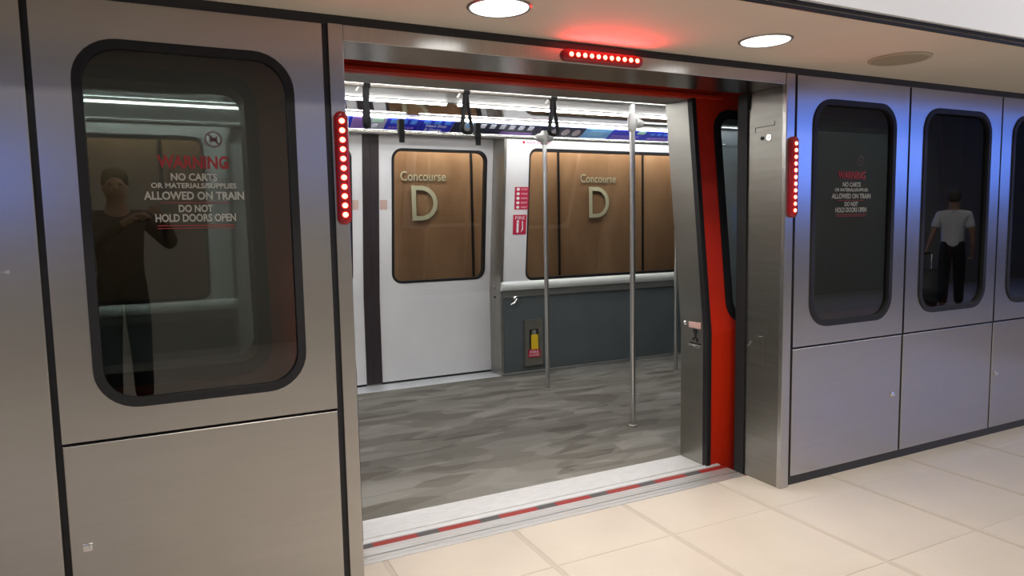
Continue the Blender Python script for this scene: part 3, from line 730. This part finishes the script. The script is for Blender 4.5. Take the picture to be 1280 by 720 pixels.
# ------------------------------------------------------------------ far platform screen seen through the windows
WB = struct('wall_back', MB().box(-7, 20, 4.30, 4.40, -.5, 3.7), BLACKMETAL)
edges = [-4.4, -3.0, -2.2, -.84, -.02, 1.34, 1.71, 3.005, 4.10, 5.30, 6.11, 7.45, 8.2, 9.6]
for a, b_ in zip(edges[:-1], edges[1:]):
    obj('glass_panel', MB().bbox(a+.012, b_-.012, 4.25, 4.302, .05, 2.9, .004), BRONZE, WB)
for a in edges[1:-1]:
    obj('mullion', MB().box(a-.014, a+.014, 4.243, 4.30, .05, 2.9), BLACK, WB)
def lettering(cx, label):
    p = root('concourse_lettering', (cx, 4.25, 1.6), label, 'lettering', 'concourse lettering on the bronze screen')
    for (off, m, dx, dz) in ((.004, LETSHADE, .010, -.010), (.012, LETTER, 0, 0)):  # dark offset copy painted as the letters' drop shadow
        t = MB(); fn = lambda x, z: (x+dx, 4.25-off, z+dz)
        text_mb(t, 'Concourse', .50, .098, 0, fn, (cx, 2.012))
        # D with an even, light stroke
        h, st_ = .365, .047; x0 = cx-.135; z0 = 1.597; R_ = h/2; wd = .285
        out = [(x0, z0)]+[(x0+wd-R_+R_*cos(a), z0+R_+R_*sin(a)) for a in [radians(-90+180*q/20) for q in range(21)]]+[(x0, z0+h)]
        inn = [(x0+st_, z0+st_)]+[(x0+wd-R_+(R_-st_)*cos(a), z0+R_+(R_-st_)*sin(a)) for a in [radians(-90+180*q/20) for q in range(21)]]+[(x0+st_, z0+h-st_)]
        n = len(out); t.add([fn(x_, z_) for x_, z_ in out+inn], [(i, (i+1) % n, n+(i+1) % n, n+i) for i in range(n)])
        obj('letters' if m is LETTER else 'letter_drop_shadow', t, m, p)
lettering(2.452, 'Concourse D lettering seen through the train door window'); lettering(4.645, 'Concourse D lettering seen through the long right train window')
struct('floor_track', MB().box(-7, 20, .46, 4.4, -.6, -.4), BLACKMETAL)
struct('wall_blackout', MB().box(7.2, 7.3, .10, 4.3, -.5, 3.0), BLACKMETAL)  # added black wall across the track to keep the right windows dark
struct('ceiling_track', MB().box(-7, 20, .29, 4.4, 2.95, 3.05), BLACKMETAL)

# ------------------------------------------------------------------ people (seen as reflections in the platform glass)
def skin(name, pts, edges, mats, parent, sub=2, post=None):
    """pts: name -> (xyz in metres, radius or (rx, ry)); a Skin surface grown over the edges"""
    ks = list(pts); idx = {k_: i for i, k_ in enumerate(ks)}
    me = bpy.data.meshes.new(name)
    me.from_pydata([pts[k_][0] for k_ in ks], [(idx[a], idx[b_]) for a, b_ in edges], [])
    o = bpy.data.objects.new(name, me); COL.objects.link(o)
    o.modifiers.new('skin', 'SKIN')
    sv = me.skin_vertices[0].data
    for i, k_ in enumerate(ks):
        r = pts[k_][1]; sv[i].radius = r if isinstance(r, tuple) else (r, r)
        sv[i].use_root = (i == 0)
    m = o.modifiers.new('sub', 'SUBSURF'); m.levels = sub; m.render_levels = sub
    dg = bpy.context.evaluated_depsgraph_get(); me2 = bpy.data.meshes.new_from_object(o.evaluated_get(dg))
    o.modifiers.clear(); o.data = me2; bpy.data.meshes.remove(me)
    me2.materials.clear(); me2.materials.append(mats); me2.shade_smooth()
    o.parent = parent
    return o
def chain(*n): return list(zip(n[:-1], n[1:]))
SKIN_ = vary(mat('skin', (.34, .20, .14), .55), (.32, .185, .13), (.36, .215, .15), (1, 1, 1), 6)
def person(loc, heading, J, label, shirt_m, trouser_m, hair_m, shoe_m, sleeve='short', h=1.0, curl=(1, 1)):
    """J: joint overrides in metres; the local frame faces +Y, +X is the person's right hand side"""
    p = root('person', (loc[0], loc[1], 0), label, 'person')
    p.rotation_euler = (0, 0, heading)
    B = {'pelvis': ((0, 0, .97), (.135, .10)), 'waist': ((0, .005, 1.10), (.125, .092)), 'chest': ((0, .005, 1.28), (.15, .105)), 'upper': ((0, -.005, 1.41), (.12, .085)),
         'neck': ((0, .0, 1.50), .055), 'skull0': ((0, .015, 1.575), (.062, .072)), 'skull1': ((0, .018, 1.645), (.074, .09)), 'skull2': ((0, .008, 1.715), (.06, .072)),
         'nose': ((0, .122, 1.615), .012), 'nose0': ((0, .10, 1.63), .014)}
    for sd, g in ((1, 'R'), (-1, 'L')):
        B['sh'+g] = ((sd*.175, -.005, 1.415), .058); B['el'+g] = ((sd*.225, -.03, 1.14), .040); B['wr'+g] = ((sd*.235, .06, .90), (.026, .021))
        B['hip'+g] = ((sd*.085, 0, .90), .088); B['kn'+g] = ((sd*.095, .025, .50), .057); B['an'+g] = ((sd*.10, -.015, .09), .040); B['toe'+g] = ((sd*.115, .13, .035), (.04, .03))
        B['ear'+g] = ((sd*.085, .0, 1.625), (.010, .022))
    for k_, v in J.items(): B[k_] = (v, B[k_][1])
    E_ = chain('pelvis', 'waist', 'chest', 'upper', 'neck', 'skull0', 'skull1', 'skull2')+[('skull1', 'nose0'), ('nose0', 'nose'), ('skull1', 'earR'), ('skull1', 'earL')]
    for g in 'RL':
        E_ += chain('upper', 'sh'+g, 'el'+g, 'wr'+g)+chain('pelvis', 'hip'+g, 'kn'+g, 'an'+g, 'toe'+g)
        # hand: palm, four unequal curled fingers and a thumb from the side of the palm
        e, w_ = Vector(B['el'+g][0]), Vector(B['wr'+g][0]); d = (w_-e).normalized()
        side = Vector((1 if g == 'R' else -1, 0, 0)); fwd = Vector((0, 1, 0))-d*d.y
        if fwd.length < .3: fwd = Vector((0, 0, 1))-d*d.z
        fwd.normalize(); inn = -(side-d*side.dot(d)-fwd*side.dot(fwd)).normalized()
        B['pa'+g] = (tuple(w_+d*.055), (.036, .017)); E_.append(('wr'+g, 'pa'+g))
        cu = curl[0 if g == 'R' else 1]
        for q, (off, ln) in enumerate(((.030, .070), (.010, .078), (-.011, .072), (-.031, .056))):
            k0 = w_+d*.098+fwd*off; k1 = k0+(d*(1-.45*cu)+inn*.55*cu).normalized()*ln*.5; k2 = k1+(d*(.55-.7*cu)+inn*.9*cu+d*.2).normalized()*ln*.45
            for nn, pt, r in (('a', k0, .0095), ('b', k1, .0088), ('c', k2, .0072)): B['f%d%s%s' % (q, nn, g)] = (tuple(pt), r)
            E_ += chain('pa'+g, 'f%da%s' % (q, g), 'f%db%s' % (q, g), 'f%dc%s' % (q, g))
        t0 = w_+d*.035+fwd*.030; t1 = t0+(d*.7+fwd*.7).normalized()*.035+inn*.01; t2 = t1+(d*.9+inn*.4).normalized()*.03
        for nn, pt, r in (('a', t0, .012), ('b', t1, .0105), ('c', t2, .008)): B['th%s%s' % (nn, g)] = (tuple(pt), r)
        E_ += chain('pa'+g, 'tha'+g, 'thb'+g, 'thc'+g)
    skin('body', B, E_, SKIN_, p)
    V = {k_: Vector(v[0]) for k_, v in B.items()}
    def mid(a, b_, t): return tuple(V[a]+(V[b_]-V[a])*t)
    P = {'a': (tuple(V['pelvis']+Vector((0, 0, -.11))), (.172, .135)), 'b': (tuple(V['waist']), (.155, .118)), 'c': (tuple(V['chest']), (.172, .128)), 'd': (tuple(V['upper']), (.15, .108)), 'n': (tuple(V['neck']-Vector((0, 0, .008))), .074)}
    E2 = chain('a', 'b', 'c', 'd', 'n')
    for g in 'RL':
        P['s'+g] = (tuple(V['sh'+g]), .072)
        if sleeve == 'short':
            P['e'+g] = (mid('sh'+g, 'el'+g, .45), .066); P['f'+g] = (mid('sh'+g, 'el'+g, .72), .066); E2 += chain('d', 's'+g, 'e'+g, 'f'+g)
        else:
            P['e'+g] = (tuple(V['el'+g]), .055); P['f'+g] = (mid('el'+g, 'wr'+g, .92), .038); E2 += chain('d', 's'+g, 'e'+g, 'f'+g)
    skin('shirt', P, E2, shirt_m, p)
    P = {'a': (tuple(V['pelvis']+Vector((0, 0, .15))), (.148, .112)), 'b': (tuple(V['pelvis']-Vector((0, 0, .05))), (.16, .125))}; E3 = [('a', 'b')]
    for g in 'RL':
        P['h'+g] = (tuple(V['hip'+g]), .102); P['k'+g] = (tuple(V['kn'+g]), .078); P['m'+g] = (mid('kn'+g, 'an'+g, .5), .07); P['n'+g] = (mid('kn'+g, 'an'+g, .97), .066)
        E3 += chain('b', 'h'+g, 'k'+g, 'm'+g, 'n'+g)
    skin('trousers', P, E3, trouser_m, p)
    for g in 'RL':
        a, t = V['an'+g], V['toe'+g]; d = (t-a); hl = a-Vector((d.x, d.y, 0)).normalized()*.055
        P = {'a': ((hl.x, hl.y, max(.045, a.z-.045)), (.040, .040)), 'b': (tuple(a+(t-a)*.45-Vector((0, 0, .005))), (.045, .042)), 'c': (tuple(t+Vector((0, 0, .008))), (.048, .038)), 'd': (tuple(t+(t-a).normalized()*.06+Vector((0, 0, .022))), (.036, .026))}
        skin('shoe', P, chain('a', 'b', 'c', 'd'), shoe_m, p)
    sk = V['skull1']
    hp = {'a': ((sk.x, sk.y-.052, sk.z-.06), (.080, .055)), 'b': ((sk.x, sk.y-.040, sk.z+.025), (.098, .088)), 'c': ((sk.x, sk.y-.018, sk.z+.078), (.092, .105)), 'd': ((sk.x, sk.y+.012, sk.z+.105), (.070, .040))}
    skin('hair', hp, chain('a', 'b', 'c', 'd'), hair_m, p)
    for sd in (1, -1):
        ey = MB().ellipsoid((sd*.031, sk.y+.083, sk.z+.008), (.013, .008, .009), 10, 6); ey.v = [tuple(Vector(v)/S) for v in ey.v]
        me = bpy.data.meshes.new('eye'); me.from_pydata([tuple(Vector(v)*S) for v in ey.v], [], ey.f); me.materials.append(EYE)
        o = bpy.data.objects.new('eye', me); COL.objects.link(o); o.parent = p
    mo = MB().ellipsoid((0, sk.y+.080, sk.z-.068), (.024, .008, .007), 12, 6)
    me = bpy.data.meshes.new('mouth'); me.from_pydata(mo.v, [], mo.f); me.materials.append(LIP); o = bpy.data.objects.new('mouth', me); COL.objects.link(o); o.parent = p
    p.scale = (h, h, h)
    return p
EYE = mat('eye', (.05, .04, .035), .25); LIP = mat('lip', (.30, .12, .10), .5)
SHIRT = vary(mat('white_shirt', (.72, .74, .80), .8), (.68, .70, .76), (.76, .78, .84), (1, 1, 1), 5)
NAVY = mat('navy_trousers', (.012, .014, .022), .8); DARKTOP = mat('dark_top', (.030, .022, .026), .8); MAROON = mat('dark_trousers', (.018, .016, .02), .8)
HAIRD = mat('dark_hair', (.02, .016, .014), .6); HAIRG = mat('grey_hair', (.05, .045, .042), .6)
SHOE1 = mat('black_shoe', (.01, .01, .01), .4); SHOE2 = mat('pale_shoe', (.65, .60, .58), .6)
# man walking away along the hall, pulling a case
hd_ = math.atan2(-.855, -.52)-0
ang = math.atan2(-.52, .855)-pi/2
person((11.2, -4.0), ang, {'knL': (-.095, .13, .51), 'anL': (-.10, .16, .10), 'toeL': (-.11, .30, .05), 'knR': (.095, -.03, .50), 'anR': (.10, -.22, .12), 'toeR': (.11, -.10, .04),
       'elR': (.25, -.09, 1.15), 'wrR': (.31, -.17, .93), 'elL': (-.24, -.03, 1.14), 'wrL': (-.25, .07, .90)},
       'man in a white short-sleeved shirt walking away, seen reflected in the dark window', SHIRT, NAVY, HAIRG, SHOE1, 'short', .985)
# the photographer, reflected in the large left window
person((-.36, -3.72), radians(-4), {'elR': (.34, .04, 1.22), 'wrR': (.27, .22, 1.40), 'elL': (-.26, .10, 1.20), 'wrL': (.06, .27, 1.40)},
       'person in dark clothes taking the picture, reflected in the left window', DARKTOP, MAROON, HAIRD, SHOE2, 'long', 1.045, (.9, .9))
# the compact camera in the photographer's hands
cc = root('compact_camera', (-.36+.165*1.045/S, -3.72+.285*1.045/S, 1.385*1.045/S), 'small black compact camera held up by the reflected photographer', 'camera')
q = Vector((-.36+.165*1.045/S, -3.72+.285*1.045/S, 1.42*1.045/S))
obj('camera_body', MB().bbox(q.x-.062, q.x+.062, q.y-.018, q.y+.016, q.z-.036, q.z+.036, .008), BLACKMETAL, cc, 40)
obj('lens_barrel', MB().tube([(q.x, q.y+.014, q.z), (q.x, q.y+.036, q.z), (q.x, q.y+.038, q.z)], [.026, .026, .020], 18), GREYMET, cc, 40)
# rolling case beside the man
def at_man(rx, fy, z):
    d = Vector((cos(ang+pi/2), sin(ang+pi/2), 0)); rr = Vector((d.y, -d.x, 0))
    q = Vector((11.2*S, -4.0*S, 0))+rr*rx+d*fy; return (q.x/S, q.y/S, z/S)
cs = root('rolling_suitcase', at_man(.33, -.55, 0), 'dark rolling suitcase with silver handle pulled by the man, seen reflected', 'suitcase')
def case_bar(a, b_, w_, t): 
    pass
top = Vector(at_man(.325, -.27, .86)); ft = Vector(at_man(.33, -.62, .10))
ax = (ft-top).normalized(); sd_ = Vector((cos(ang), sin(ang), 0)); nn = ax.cross(sd_).normalized()
def case_box(u0, u1, hw, ht, m_, name, b=.01):
    mb = MB().bbox(u0, u1, -hw, hw, -ht, ht, b); mb.v = [tuple(top+ax*x_+sd_*y_+nn*z_) for x_, y_, z_ in mb.v]; return obj(name, mb, m_, cs, 40)
case_box(.30, .86, .20, .12, BLACKMETAL, 'shell', .03); case_box(-.015, .015, .105, .016, BLACK, 'grip', .006)
for sgn in (-.09, .09):
    obj('handle_tube', MB().tube([tuple(top+sd_*sgn), tuple(top+ax*.32+sd_*sgn)], .010, 10), CHROME, cs, 40)
for sgn in (-.15, .15):
    c0 = top+ax*.875+sd_*(sgn-.02); mb = MB().tube([tuple(c0), tuple(c0+sd_*.04)], .045, 14); obj('wheel', mb, BLACK, cs, 40)
